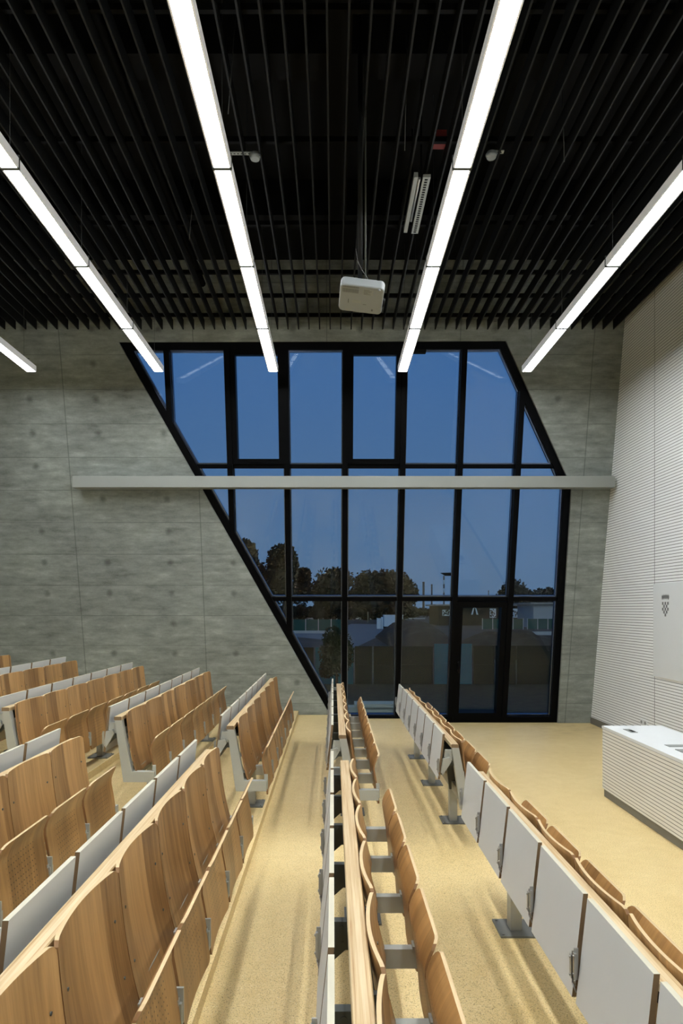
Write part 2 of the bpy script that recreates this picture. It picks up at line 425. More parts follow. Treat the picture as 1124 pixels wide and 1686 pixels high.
mb.tube(wp(MX[5]+.10, .95, D0-.07), wp(MX[5]+.10, .95, D0+.01), .01); mb.tube(wp(MX[5]+.10, 1.09, D0-.07), wp(MX[5]+.10, 1.09, D0+.01), .01)
mb.build('door_handle', 'frame', door)
xs = [-9] + MX + [9]; zs = [-1, ZB, ZA, 9]
for i in range(len(xs)-1):
    for j in range(3):
        q = rect(IN, xs[i], xs[i+1], zs[j], zs[j+1])
        if len(q) < 3: continue
        mb = MB(); wall_poly(mb, q, .165, .197); mb.build('pane', 'glass', win)
# thin bright glazing beads at the cell bottoms
bd = MB()
for z in (.10, ZB+.035, ZA+.035):
    q = rect(IN, -9, 9, z, z+.022)
    if len(q) > 2: wall_poly(bd, q, .10, .16)
IN2 = inset(IN, .03)
for i in range(5):
    j = (i+1) % 5; wall_poly(bd, [IN[i], IN[j], IN2[j], IN2[i]], .10, .165)
for x in MX:
    for sx in (-.062, .045):
        q = rect(IN2, x+sx, x+sx+.017, -1, 9)
        if len(q) > 2: wall_poly(bd, q, .12, .165)
bd.build('glazing_bead', 'bead', win)

# blind cassette across the window
cs = empty('blind_cassette', (.18, 11.1, 4.0)); tag(cs, 'long grey box crossing the window wall horizontally at mid height', 'blind box')
MB().box(-4.385, 4.37, -.09, .08, 0, .185).build('cassette_box', 'cassette', cs, bevel=.006)
for x in (-3.4, -1.2, 1.0, 3.2):
    MB().box(x, x+.05, .08, .22, .06, .13).build('wall_bracket', 'cassette', cs)

# ------------------------------------------------------------------ seat rows
def prof_back(v):      # forward offset of the backrest at height share v (0 bottom .. 1 top)
    return .134 - .094*v - .012*math.sin(v*math.pi)*1.0 + .02*max(0, .25-v)
def shell(width, z0, z1, off, curve, thick, nu=14, nv=16, rt=.05, rb=.03, mats=(0, 1)):
    """curved plywood shell with rounded corners; off(v) forward offset, curve(u,v) extra"""
    mb = MB(); H = z1-z0; fr_, bk = [], []
    for j in range(nv+1):
        v = j/nv
        # cosine spacing keeps the rounded corners smooth
        v = .5-.5*math.cos(math.pi*v); z = z0+H*v
        hw = width/2
        if z > z1-rt: k = (z-(z1-rt))/rt; hw -= rt*(1-math.sqrt(max(0, 1-k*k)))
        if z < z0+rb: k = ((z0+rb)-z)/rb; hw -= rb*(1-math.sqrt(max(0, 1-k*k)))
        for i in range(nu+1):
            u = -1+2*i/nu; y = u*hw
            x = off(v)+curve(y/(width/2), v)
            fr_.append((x+thick/2, y, z)); bk.append((x-thick/2, y, z))
    n = len(fr_); W = nu+1; fs, mi = [], []
    for j in range(nv):
        for i in range(nu):
            a = j*W+i
            fs.append((a, a+1, a+W+1, a+W)); mi.append(0); fs.append((n+a, n+a+W, n+a+W+1, n+a+1)); mi.append(0)
    mb.add(fr_+bk, fs, mi, True)
    ring = [i for i in range(W)] + [j*W+nu for j in range(1, nv+1)] + [nv*W+i for i in range(nu-1, -1, -1)] + [j*W for j in range(nv-1, 0, -1)]
    b = len(mb.v); L = len(ring)
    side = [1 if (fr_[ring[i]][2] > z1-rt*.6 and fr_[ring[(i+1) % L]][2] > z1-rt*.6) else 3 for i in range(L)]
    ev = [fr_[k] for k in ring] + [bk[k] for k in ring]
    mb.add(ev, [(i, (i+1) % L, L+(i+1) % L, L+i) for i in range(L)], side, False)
    return mb
bk = shell(.543, .355, .868, prof_back, lambda u, v: .030*u*u*(.55+.45*v)-.006, .013, rt=.032)
for y in (-.215, .215):
    for z in (.50, .70):
        v = (z-.355)/.513; x = prof_back(v)+.030*(y/.2715)**2*(.55+.45*v)-.006+.0065
        bk.tube((x-.002, y, z), (x+.003, y, z), .006, 8, 2)
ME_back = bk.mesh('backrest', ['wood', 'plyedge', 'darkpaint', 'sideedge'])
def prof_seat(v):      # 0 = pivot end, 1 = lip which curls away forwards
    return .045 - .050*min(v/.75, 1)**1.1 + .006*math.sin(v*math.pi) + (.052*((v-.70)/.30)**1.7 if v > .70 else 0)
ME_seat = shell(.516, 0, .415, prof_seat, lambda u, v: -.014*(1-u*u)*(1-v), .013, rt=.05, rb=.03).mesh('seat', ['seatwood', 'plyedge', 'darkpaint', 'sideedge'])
sb = MB().box(.02, .05, -.280, -.268, -.02, .10); sb.tube((.035, -.286, .03), (.035, -.262, .03), .010, 8)
ME_pivot = sb.mesh('seat_pivot', 'paint')
tb = MB()
# tablet: thin board, a little tilted (foot further from the ledge)
tvs = []
for y in (-.255, .255):
    tvs += [(-.136, y, .54), (-.118, y, .54), (-.076, y, .918), (-.094, y, .918)]
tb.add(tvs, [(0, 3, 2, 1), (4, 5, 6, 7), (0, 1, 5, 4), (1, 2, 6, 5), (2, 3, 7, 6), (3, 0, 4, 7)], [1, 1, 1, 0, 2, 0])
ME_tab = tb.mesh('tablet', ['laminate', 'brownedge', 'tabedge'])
def hinge_mesh(y, dz):
    hb = MB(); sg = 1 if y < 0 else -1
    hb.box(-.140, -.124, min(y, y+sg*.005), max(y, y+sg*.005), .60+dz, .715+dz)
    hb.box(-.143, -.134, min(y, y+sg*.018), max(y, y+sg*.018), .615+dz, .70+dz)
    for z in (.625, .69): hb.tube((-.147, y+sg*.010, z+dz), (-.141, y+sg*.010, z+dz), .004, 8)
    hb.tube((-.138, y+sg*.006, .60+dz), (-.128, y-sg*.012, .57+dz), .003, 6)
    return hb.mesh('hinge', 'steel')
ME_h1, ME_h2 = hinge_mesh(-.268, 0), hinge_mesh(.266, .02)
# tablet arm, dark bracket between ledge and tablet
ab = MB().prism([(-.112, .60), (-.098, .60), (-.035, .655), (.0, .655), (.0, .757), (-.075, .757)], 'y', -.018, .018)
ab.tube((-.05, -.022, .735), (-.05, .022, .735), .010, 10); ab.tube((-.045, -.022, .68), (-.045, .022, .68), .006, 8)
ME_arm = ab.mesh('tablet_arm', 'darkpaint')
# intermediate frame: slim upright behind the backs plus the forward seat arm
ib = MB().prism([(-.012, .80), (.045, .80), (.105, .395), (.13, .40), (.13, .32), (.05, .32)], 'y', -.012, .012)
ME_inner = ib.mesh('inner_frame', 'darkpaint')
jb = MB().box(.10, .305, -.022, .022, .30, .385)
jb.box(.27, .295, -.03, .03, .372, .40)
ME_sarm = jb.mesh('seat_arm', 'paint')
# end frame
eb = MB().prism([(-.026, .812), (.032, .812), (.115, .385), (.30, .385), (.30, .30), (.045, .30)], 'y', -.03, .03)
ME_end = eb.mesh('end_frame', 'paint')
e2 = MB().prism([(-.115, .605), (-.10, .585), (-.03, .70), (-.045, .735), (-.10, .72)], 'y', -.012, .012)
e2.prism([(-.085, .73), (-.02, .70), (-.015, .79), (-.075, .79)], 'y', .012, .04)
e2.tube((-.045, -.018, .722), (-.045, .02, .722), .009, 8, 1); e2.tube((-.105, -.018, .61), (-.105, .02, .61), .007, 8, 1)
ME_link = e2.mesh('tablet_link', ['paint', 'steel'])
cl = MB().box(.02, .085, -.015, .015, .575, .605); cl.box(.05, .115, -.015, .015, .44, .46)
ME_clip = cl.mesh('back_clip', 'steel')
pb = MB().box(.066, .134, -.044, .044, .01, .32); ME_post = pb.mesh('leg', 'paint')
q_ = MB().box(-.01, .21, -.115, .115, 0, .012)
for a in (-.095, .095):
    for b_ in (.01, .19): q_.tube((b_, a, .012), (b_, a, .018), .008, 8)
ME_plate = q_.mesh('base_plate', 'plate')
def bench(key, y0, n, label):
    x0, z0 = ROWX[key], ROWZ[key]
    r = empty('seat_row', (x0, y0, z0)); tag(r, label, 'seat row')
    L = n*P
    MB().prism([(-.032, .812), (.030, .812), (.030, .838), (.026, .842), (-.028, .842), (-.032, .838)], 'y', -.03, L+.03, 0, 1).build('ledge', ['ledge', 'brownedge'], r)
    MB().box(-.005, .028, .03, L-.03, .74, .80).build('back_rail', 'black', r)
    MB().box(.07, .13, .0, L, .315, .395).build('beam', 'paint', r)
    for k in range(n):
        yc = (k+.5)*P
        inst('backrest', ME_back, r, (0, yc, 0))
        s_ = inst('seat', ME_seat, r, (.258, yc, .254)); inst('seat_pivot', ME_pivot, s_, (0, 0, .08))
        tt = inst('tablet', ME_tab, r, (0, yc, 0)); inst('hinge', ME_h1, tt); inst('hinge', ME_h2, tt)
    for k in range(n+1):
        y = k*P
        inst('tablet_arm', ME_arm, r, (0, min(max(y, .03), L-.03), 0))
        if 0 < k < n:
            inst('inner_frame', ME_inner, r, (0, y, 0)); inst('seat_arm', ME_sarm, r, (0, y, 0))
        else:
            inst('end_frame', ME_end, r, (0, y, 0)); inst('back_clip', ME_clip, r, (0, y+(.03 if k == 0 else -.03), 0))
            inst('tablet_link', ME_link, r, (0, y+(-.02 if k == 0 else .02), 0))
    for y in ([.65, 2.0, 3.35] if n == 7 else [.52, 1.87, 3.22]):
        if y < L:
            l_ = inst('leg', ME_post, r, (0, y, 0)); inst('base_plate', ME_plate, l_)
    return r
NEAR = Y_NEAR1 - 7*P
bench('F', Y_FAR0, 7, 'wooden seat row nearest the podium, far section by the glass door')
bench('F', NEAR, 7, 'wooden seat row with grey tablets nearest the white desk, near section')
bench('B', Y_FAR0, 7, 'seat row seen edge-on in line below the camera, far section by the window')
bench('B', NEAR, 7, 'seat row seen edge-on from above with striped wooden ledge, near section')
bench('A', Y_FAR0, 7, 'far seat row just left of the wide yellow aisle, ending where the window slants')
bench('A', NEAR, 7, 'large foreground seat row at bottom left with brown curved backs')
bench('C', Y_FAR0, 7, 'far seat row second to the left of the wide yellow aisle')
bench('C', NEAR, 7, 'near seat row at left edge, behind the large foreground row')
bench('D', Y_FAR0, 7, 'far seat row with its grey end frame at the left picture edge')
bench('E', Y_FAR0, 7, 'far seat row behind the third one left of the aisle')
bench('G', Y_FAR0, 7, 'topmost seat row at far left, a single wooden back showing')

# ------------------------------------------------------------------ lecturer's desk
dk = empty('lecturer_desk', (2.94, 3.0, 0)); tag(dk, 'long white lecturer desk with grooved front on the podium floor', 'desk')
MB().box(0, .63, 0, 4.45, .085, .735).build('desk_body', 'slatdesk', dk)
MB().box(.012, .62, .02, 4.435, 0, .085).build('plinth', 'baseboard', dk)
MB().box(-.006, .64, -.006, 4.456, .735, .765).build('desk_top', 'white', dk)
hx, hy = (1027-CX)/F*7.2, 7.12
hb_ = MB().box(-.035, .035, -.10, .10, 0, .004); hb_.box(-.012, .02, -.075, .02, .003, .007, 1)
tag(hb_.build('cable_hatch', ['cassette', 'black'], None, (3.10, 7.12, .766)), 'small grey cable hatch set into the far end of the white desk top', 'hatch')
ct = empty('control_panel', (3.30, 5.98, .766)); tag(ct, 'black control panel with pale base lying on the white desk', 'control panel')
MB().box(-.21, .10, -.08, .19, 0, .006).build('panel_base', 'cassette', ct)
MB().prism([(-.17, .012), (.12, .012), (.12, .03), (-.15, .05)], 'y', -.14, .10).build('panel_screen', 'black', ct, bevel=.004)
tag(MB().box(-.16, .2, -.09, .01, 0, .003).build('desk_flap', 'cassette', None, (3.26, 6.38, .766)), 'flat pale flap in the desk top beyond the black control panel', 'flap')
so = empty('wall_socket', (XR, 10.1, .36)); tag(so, 'small pale socket plate on the grooved wall above the desk top', 'socket')
MB().box(-.012, 0, -.11, .11, -.04, .04).build('socket_plate', 'white', so, bevel=.003)
k_ = MB()
for y in (-.06, .06): k_.tube((-.014, y, 0), (-.011, y, 0), .025, 14)
k_.build('socket_insert', 'cassette', so)

# smooth white board with the crest
bo = empty('wall_board', (XR, 9.77, 0)); tag(bo, 'smooth white board with a small grey chequered crest on grooved wall', 'board')
MB().box(-.02, 0, -3.6, 0, EYE-.955, EYE+.36).build('board_panel', 'white', bo)
cr = MB(); cy0 = 9.41-9.77; cz = EYE+.10
def cq(y0, y1, z0, z1): cr.box(-.0235, -.0195, y0, y1, z0, z1)
cw, ch = .036, .040
for r_ in range(5):
    for c_ in range(5):
        if (r_+c_) % 2: continue
        if r_ == 4 and c_ in (0, 4): continue
        # photo left = larger Y
        cq(cy0+(1.5-c_)*cw+.5*cw-.5*cw, cy0+(2.5-c_)*cw, cz-(r_+1)*ch, cz-r_*ch)
for c_ in range(5):
    a = R(-24+12*c_); 
    yc_ = cy0 - (c_-2)*.042; zc = cz+.052+.014*math.cos(a*2.2)
    cr.prism([(yc_-.017, zc+.028), (yc_+.017, zc+.028), (yc_+.018, zc-.008), (yc_, zc-.032), (yc_-.018, zc-.008)], 'x', -.0235, -.0195)
    cr.prism([(yc_-.006, zc+.040), (yc_+.006, zc+.040), (yc_, zc+.028)], 'x', -.0235, -.0195)
cr.build('crest', 'crest', bo)

# ------------------------------------------------------------------ pendant light lines
SEG = 1.59; NSEG = 9; YE = 10.35; ZL = EYE+3.6; LW = .125
LX = [-4.57, -2.64, -.906, 1.055, 2.935]
LLAB = ['long white linear lamp at far left, mostly outside the frame', 'long white linear lamp second from the left, its end over the slanted window corner',
        'long white linear lamp just left of the ceiling projector', 'long white linear lamp just right of the ceiling projector', 'long white linear lamp at right, running beside the grooved wall']
y_start = YE-SEG*NSEG
hm = MB().prism([(-LW/2-.012, 0), (-LW/2, 0), (-LW/2, .055), (LW/2, .055), (LW/2, 0), (LW/2+.012, 0), (LW/2+.012, .085), (LW/2-.01, .085), (LW/2-.01, .065), (-LW/2+.01, .065), (-LW/2+.01, .085), (-LW/2-.012, .085)], 'y', 0, SEG*NSEG)
for a in (0, SEG*NSEG-.006): hm.box(-LW/2-.012, LW/2+.012, a, a+.006, 0, .085)
ME_hous = hm.mesh('housing', 'housing')
ME_diff = MB().box(-LW/2+.001, LW/2-.001, .004, SEG-.004, .004, .016).mesh('diffuser', 'lampdown')
ME_up = MB().box(-LW/2+.012, LW/2-.012, .03, SEG-.03, .066, .074).mesh('upper_slot', 'lampup')
jm = MB().box(-LW/2-.014, LW/2+.014, -.017, .017, -.005, .002); jm.box(-LW/2-.018, -LW/2-.013, -.006, .006, -.004, .11); jm.box(LW/2+.013, LW/2+.018, -.006, .006, -.004, .11)
ME_joint = jm.mesh('joint_clip', 'darkpaint')
wm = MB().tube((0, 0, .1), (0, 0, 7.44-ZL), .0018, 5); wm.box(-LW/2-.018, LW/2+.018, -.004, .004, .10, .112)
ME_wire = wm.mesh('suspension_wire', 'wire')
for x, lab in zip(LX, LLAB):
    r = empty('linear_lamp', (x, y_start, ZL)); tag(r, lab, 'ceiling light')
    inst('housing', ME_hous, r)
    for k in range(NSEG):
        inst('diffuser', ME_diff, r, (0, k*SEG, 0)); inst('upper_slot', ME_up, r, (0, k*SEG, 0))
        if k: inst('joint_clip', ME_joint, r, (0, k*SEG, 0))
        inst('suspension_wire', ME_wire, r, (0, k*SEG+(.05 if k == 0 else 0), 0))
    inst('suspension_wire', ME_wire, r, (0, NSEG*SEG-.25, 0))

# ------------------------------------------------------------------ ceiling baffles and their carriers
ZF = EYE+4.4
xb = -.03
ME_baf = MB().box(-.008, .008, YB+.05, 10.74, 0, .15).mesh('ceiling_baffle', 'baffle')
first = None; k = 0
bx = []
x = 4.41
while x > -6.3: bx.append(x); x -= .165
for x in bx:
    o = inst('ceiling_baffle', ME_baf, None, (x, 0, ZF)); tag(o, 'long thin black ceiling baffle running towards the window wall', 'baffle', 'black ceiling baffles')
for y, ln in ((10.62, 'closest to the window wall'), (9.96, 'second from the window wall'), (9.27, 'third from the window wall, behind the projector'), (8.1, 'fourth from the window wall'), (6.66, 'level with the smoke detectors'), (5.2, 'near the top edge of the view')):
    o = MB().box(-6.45, 4.56, -.02, .02, 0, .05).build('carrier_rail', 'black', None, (0, y, ZF+.15))
    tag(o, 'black cross rail above the ceiling baffles, '+ln, 'rail', 'black cross rails above the baffles')

# services above the baffles
def along(name, x, z, r, y0, y1, lab, cat, m_='black'):
    tag(MB().tube((x, y0, z), (x, y1, z), r, 16).build(name, m_), lab, cat)
along('air_duct', 1.55, 6.98, .10, YB, 9.4, 'black round duct above the baffles right of the projector pole', 'duct')
along('conduit_pipe', -1.95, 6.9, .05, YB, 10.2, 'black round pipe above the baffles left of the projector pole', 'pipe')
t_ = empty('cable_tray', (.06, 0, 6.82)); tag(t_, 'black cable tray above the baffles in line with the projector', 'cable tray')
MB().box(-.1, .1, YB, 8.5, 0, .01).build('tray_base', 'black', t_)
MB().box(-.1, -.09, YB, 8.5, .01, .07).build('tray_side', 'black', t_); MB().box(.09, .1, YB, 8.5, .01, .07).build('tray_side', 'black', t_)

# perforated metal light batten above the baffles
pt = empty('light_batten', (.895, 6.78, EYE+4.29)); tag(pt, 'unlit perforated metal batten in the black ceiling left of the right centre lamp', 'batten')
MB().box(-.09, -.05, 0, 1.0, 0, .05).build('batten_side', 'cassette', pt)
b_ = MB().box(0, .075, 0, 1.02, 0, .03)
for i in range(24): b_.box(.02, .05, .03+i*.041, .05+i*.041, -.003, 0, 1)
b_.build('perforated_channel', ['cassette', 'black'], pt)
for a in (.12, .9): MB().box(-.012, .004, a, a+.012, .03, 7.44-EYE-4.29).build('hanger', 'black', pt)
MB().tube((-.03, .05, .02), (-.03, .8, .02), .014, 10).build('bare_tube', 'steel', pt)
# smoke detectors
def detector(x, y, arm, lab):
    r = empty('smoke_detector', (x, y, EYE+4.36)); tag(r, lab, 'smoke detector')
    m_ = MB().tube((0, 0, .035), (0, 0, .055), .045, 24, 0); m_.tube((0, 0, .0), (0, 0, .035), .042, 24, 0, .058); m_.build('detector_head', 'projector', r)
    a_ = MB().box(-arm, .03, -.02, .02, .056, .066) if arm > 0 else MB().box(-.03, -arm, -.02, .02, .056, .066)
    for i in range(int(abs(arm)/.035)):
        xx = (-arm+.02+i*.035) if arm > 0 else (.01+i*.035); a_.box(xx, xx+.02, -.006, .006, .0545, .056, 1)
    a_.build('mounting_strip', ['cassette', 'black'], r)
detector(-.755, 6.62, .30, 'round pale smoke detector on a perforated strip right of the left centre lamp')
detector(1.53, 6.60, -.12, 'round dim smoke detector just right of the right centre lamp')
jb_ = empty('junction_box', (1.0, 6.72, EYE+4.62)); tag(jb_, 'small dull red and grey box above the baffles beside the batten', 'box')
MB().box(.0, .12, 0, .14, 0, .10).build('red_body', 'red', jb_); MB().box(.12, .16, .02, .2, 0, .06).build('grey_cover', 'grille', jb_)
# loose hanging rods
for x, y, z, ln in ((-.86, 5.6, 6.1, 'above the left smoke detector'), (.62, 5.9, 6.0, 'left of the right centre lamp'), (2.1, 6.2, 6.1, 'right of the right centre lamp'), (-1.6, 7.6, 6.15, 'left of the left centre lamp')):
    tag(MB().tube((0, 0, 0), (.05, .25, 7.44-z), .004, 6).build('hanging_rod', 'wire', None, (x, y, z)), 'thin loose rod hanging from the dark ceiling '+ln, 'rod', 'loose ceiling rods')

# ------------------------------------------------------------------ projector
PY = 6.1; pc = Vector(((595-CX)/F*PY, PY, EYE+(CY-487)/F*PY))
pr = empty('projector', pc); tag(pr, 'pale grey projector hanging tilted from a pole under the black ceiling', 'projector')
rotm = Matrix.Rotation(R(7), 4, 'Y') @ Matrix.Rotation(R(-24), 4, 'X')
def rounded(hx_, hy_, r_, n=5):
    pts = []
    for cx_, cy_, a0 in ((hx_-r_, hy_-r_, 0), (-hx_+r_, hy_-r_, 90), (-hx_+r_, -hy_+r_, 180), (hx_-r_, -hy_+r_, 270)):
        for i in range(n+1):
            a = R(a0+90*i/n); pts.append((cx_+r_*math.cos(a), cy_+r_*math.sin(a)))
    return pts
g_ = empty('projector_tilt'); bpy.data.objects.remove(g_)
body = MB().prism(rounded(.195, .145, .04), 'z', -.05, .05).build('projector_body', 'projector', pr, bevel=.012)
v_ = MB()
for i in range(16): v_.box(-.17+i*.009, -.1655+i*.009, -.132, -.115, -.0515, -.049)
for i in range(16): v_.box(-.17+i*.009, -.1655+i*.009, -.105, -.065, -.0515, -.049)
vents = v_.build('vent_grille', 'grille', pr)
l2 = MB().box(.01, .10, -.115, -.055, -.0512, -.0495); l2.box(-.08, .0, .01, .04, -.0512, -.0495)
lab_ = l2.build('rating_label', 'cassette', pr)
l3 = MB()
for i, wd_ in enumerate((.05, .07, .06, .04, .065)): l3.box(.016, .016+wd_, -.11+i*.011, -.107+i*.011, -.0518, -.0512)
for i in range(4): l3.box(-.115, -.108, .005+i*.011, .013+i*.011, -.0515, -.0499)
l3.box(.02, .05, .045, .049, -.0515, -.0499); l3.box(.10, .115, .09, .11, -.0515, -.0499)
mk = l3.build('printed_marks', 'grille', pr)
ft = MB().tube((.15, -.125, -.05), (.15, -.125, -.068), .012, 12).build('foot', 'projector', pr)
ln = MB().tube((.19, .05, 0), (.215, .05, 0), .032, 20).build('lens', 'black', pr)
for o in (body, vents, lab_, mk, ft, ln): o.matrix_local = rotm
mt_ = MB().box(-.07, .07, -.07, .07, .055, .07)
for a in (-.06, .06): mt_.tube((a, 0, .06), (0, 0, .16), .007, 8)
mt_.build('ceiling_mount', 'darkpaint', pr)
MB().tube((-.012, 0, .15), (-.012, 0, 7.45-pc.z), .022, 12).build('pole', 'baffle', pr)
MB().tube((.035, .01, .12), (.035, .01, 7.45-pc.z), .008, 8).build('power_conduit', 'darkpaint', pr)
cbm = MB(); pts = [Vector((-.05, 0, .42)), Vector((-.035, -.02, .30)), Vector((.0, -.03, .22)), Vector((.05, -.04, .14)), Vector((.09, -.06, .07))]
for a, b_ in zip(pts, pts[1:]): cbm.tube(a, b_, .0035, 6)
cbm.build('cable', 'grille', pr)
# small speaker and camera fixing on the window head
tag(MB().box(-.10, .10, -.05, .05, -.02, .02).build('ceiling_sensor', 'black', None, ((690-CX)/F*10.5, 10.5, EYE+(CY-579)/F*10.5)), 'flat black sensor box at the window head behind the lamp end', 'sensor')

# ------------------------------------------------------------------ outdoors
GZ = -.16
def gp(px, Y): return (px-CX)/F*Y
tag(MB().box(-400, 400, YW+.45, 900, GZ-.2, GZ).build('outdoor_ground', 'ground'), kind='structure')
def gpix(px, py):
    Y = (EYE-GZ)*F/(py-CY); return ((px-CX)/F*Y, Y)
yd = MB().prism([gpix(*q) for q in ((470, 1047), (560, 1056), (585, 1066), (612, 1053), (642, 1040), (642, 1028), (578, 1027), (568, 1032), (545, 1040), (470, 1043))], 'z', GZ-.02, GZ+.006)
tag(yd.build('paved_yard', 'paving'), 'pale paved yard beyond the young tree and the panels', 'yard')
def obox(name, px0, px1, pytop, Y, dep, m_, lab, cat, base=GZ, group=None, extra=None):
    x0, x1 = gp(px0, Y), gp(px1, Y); zt_ = EYE+(CY-pytop)/F*Y
    mb = MB().box(x0, x1, 0, dep, base, zt_)
    if extra: extra(mb, x0, x1, base, zt_, dep)
    return tag(mb.build(name, m_, None, (0, Y, 0)), lab, cat, group)
# concrete bench outside the glass
bn = empty('outdoor_bench', (.42, 13.2, GZ)); tag(bn, 'low pale concrete bench just outside the window', 'bench')
MB().box(0, 1.2, 0, .45, .29, .36).build('bench_slab', 'outconc', bn); MB().box(-.12, 1.25, .05, .40, 0, .29).build('bench_base', 'outconc', bn)
# panels standing in the grass
def panel(px0, px1, top, m_, lab, grp=None):
    Y = 20.0; x0, x1 = gp(px0, Y), gp(px1, Y); zt_ = EYE+(CY-top)/F*Y
    r = empty('hoarding_panel', (x0, Y, GZ)); tag(r, lab, 'panel', grp)
    W_, H_ = x1-x0-.03, zt_-GZ
    MB().box(0, W_, 0, .05, .0, H_*.49).build('lower_sheet', m_, r); MB().box(0, W_, 0, .05, H_*.5, H_).build('upper_sheet', m_, r)
    fr2 = MB()
    for a in (0, W_-.03): fr2.box(a, a+.03, -.03, 0, 0, H_)
    fr2.box(0, W_, -.03, 0, H_*.48, H_*.51); fr2.build('panel_frame', m_, r)
panel(445, 518, 1066, 'outdark', 'dark panel in the grass at the slanted window edge', 'dark outdoor panels')
panel(519, 583, 1066, 'outteal', 'teal panel partly hidden behind the young outdoor tree')
for a, b_, l_ in ((584, 614, 'directly right of the young tree'), (615, 650, 'in the middle between the two teal panels'), (651, 714, 'directly left of the teal panel by the door')): panel(a, b_, 1064, 'outdark', 'dark panel in the grass '+l_, 'dark outdoor panels')
panel(715, 778, 1060, 'outteal', 'teal panel standing in the grass beside the glass door')
for a, b_, l_ in ((779, 815, 'seen through the door, right of the teal panel'), (816, 850, 'hidden mostly by the right door post'), (851, 925, 'seen through the rightmost window pane')): panel(a, b_, 1063, 'outdark', 'dark panel in the grass '+l_, 'dark outdoor panels')
def mound(name, px0, px1, top, Y, dep, lab, seed):
    x0, x1 = gp(px0, Y), gp(px1, Y); H_ = EYE+(CY-top)/F*Y-GZ; n = 40
    vs = []; fs = []
    for j in range(n+1):
        for i in range(n+1):
            u, v = i/n, j/n; s_ = math.sin(math.pi*u)**.45*math.sin(math.pi*v)**.6
            x, y = x0+(x1-x0)*u, Y+dep*(v-.2)
            nn = noise.noise(Vector((x*.8, y*.8, seed)))*.35+noise.noise(Vector((x*2.5, y*2.5, seed)))*.15
            vs.append((x, y, GZ-.05+H_*s_*(1+nn*.8)))
            if i < n and j < n: a = j*(n+1)+i; fs.append((a, a+1, a+n+2, a+n+1))
    mb = MB().add(vs, fs, 0, True)
    tag(mb.build(name, 'dirt'), lab, 'earth mound')
mound('earth_mound', 636, 745, 1024, 42, 16, 'brown heap of earth to the right of the white tanks', 1)
mound('earth_mound', 765, 960, 1040, 31, 7, 'long low dark heap of earth beyond the glass door', 5)
# fences
def fence(px0, px1, top, Y, lab, n):
    x0, x1 = gp(px0, Y), gp(px1, Y); zt_ = EYE+(CY-top)/F*Y
    r = empty('green_fence', (x0, Y, GZ)); tag(r, lab, 'fence'); H_ = zt_-GZ; W_ = x1-x0
    MB().box(0, W_, 0, .03, .05, H_-.05).build('fence_mesh', 'outgreen', r)
    for i in range(n+1): MB().box(W_*i/n-.04, W_*i/n+.04, -.05, .05, 0, H_).build('post', 'outconc', r)
fence(440, 566, 1019, 68, 'green screened fence left of the paved yard', 6)
fence(794, 861, 1018, 74, 'green fence section in front of the graffiti building', 4)
fence(868, 935, 1018, 74, 'green fence section at the right edge of the window view', 4)
# buildings
def building(px0, px1, top, Y, dep, lab, m_='dirt', marks=()):
    x0, x1 = gp(px0, Y), gp(px1, Y); zt_ = EYE+(CY-top)/F*Y; r = empty('low_building', (x0, Y, GZ)); tag(r, lab, 'building')
    MB().box(0, x1-x0, 0, dep, 0, zt_-GZ-.2).build('wall', m_, r)
    MB().box(-.5, x1-x0+.4, -.6, dep+.5, zt_-GZ-.2, zt_-GZ).build('roof', 'roof', r)
    for a, b_, c_, d_ in marks:
        q = MB(); X0, X1 = gp(a, Y)-x0, gp(b_, Y)-x0; Z0, Z1 = EYE+(CY-d_)/F*Y-GZ, EYE+(CY-c_)/F*Y-GZ
        q.box(X0, X1, -.06, 0, Z0, Z1)
        g2 = random.Random(int(a))
        for i in range(26):
            xx, zz = g2.uniform(X0, X1-.15), g2.uniform(Z0, Z1-.15); s_ = g2.uniform(.06, .18)
            q.box(xx, xx+s_, -.08, -.06, zz, zz+s_*g2.uniform(.5, 2), 1)
        q.build('painted_panel', ['outwhite', 'outdark'], r)
    return r, x0
r, bx0 = building(722, 873, 995, 92, 9, 'long low grey building with white graffiti panels beyond the fence', 'outdark', [(806, 816, 1002, 1017), (840, 853, 1002, 1017), (855, 872, 1008, 1019), (728, 740, 1004, 1014)])
lm = MB(); cx_ = gp(781, 92)-bx0; z_ = EYE+(CY-1012)/F*92-GZ
for s_ in (-1, 1): lm.prism([(cx_+s_*.05, z_+.95), (cx_+s_*.22, z_+.85), (cx_+s_*.48, z_), (cx_+s_*.25, z_)], 'y', -.08, -.02)
lm.build('painted_letter', 'outwhite', r)
building(878, 950, 992, 80, 7, 'plain grey building at the right edge of the window view', 'outconc')
# tanks, kerbs, lamp post
for a, b_, tp, lab in ((620.5, 627, 1018, 'slim white tank, leftmost of the pale group in the yard'), (627.5, 639, 1016, 'taller white tank in the middle of the pale group in the yard')):
    obox('storage_tank', a, b_, tp, 76, .6, 'outwhite', lab, 'tank', extra=lambda mb, x0, x1, z0, z1, dp: [mb.box(x0-.02, x1+.02, -.03, dp+.03, z0+(z1-z0)*q-.03, z0+(z1-z0)*q+.03) for q in (.25, .5, .75)])
cv = empty('site_container', (gp(632, 72), 72, GZ+.008)); tag(cv, 'wide white container on a dark base beside the tanks', 'container')
MB().box(0, 2.0, 0, 1.5, .35, 1.50).build('container_body', 'outwhite', cv, bevel=.04); MB().box(.02, 1.9, .1, 1.4, 0, .35).build('container_base', 'outdark', cv)
MB().box(-.03, 2.03, -.03, 1.53, 1.50, 1.58).build('container_lid', 'outwhite', cv)
obox('yard_kerb', 842, 960, 1040, 58, .3, 'outconc', 'pale kerb line in front of the right green fence', 'kerb')
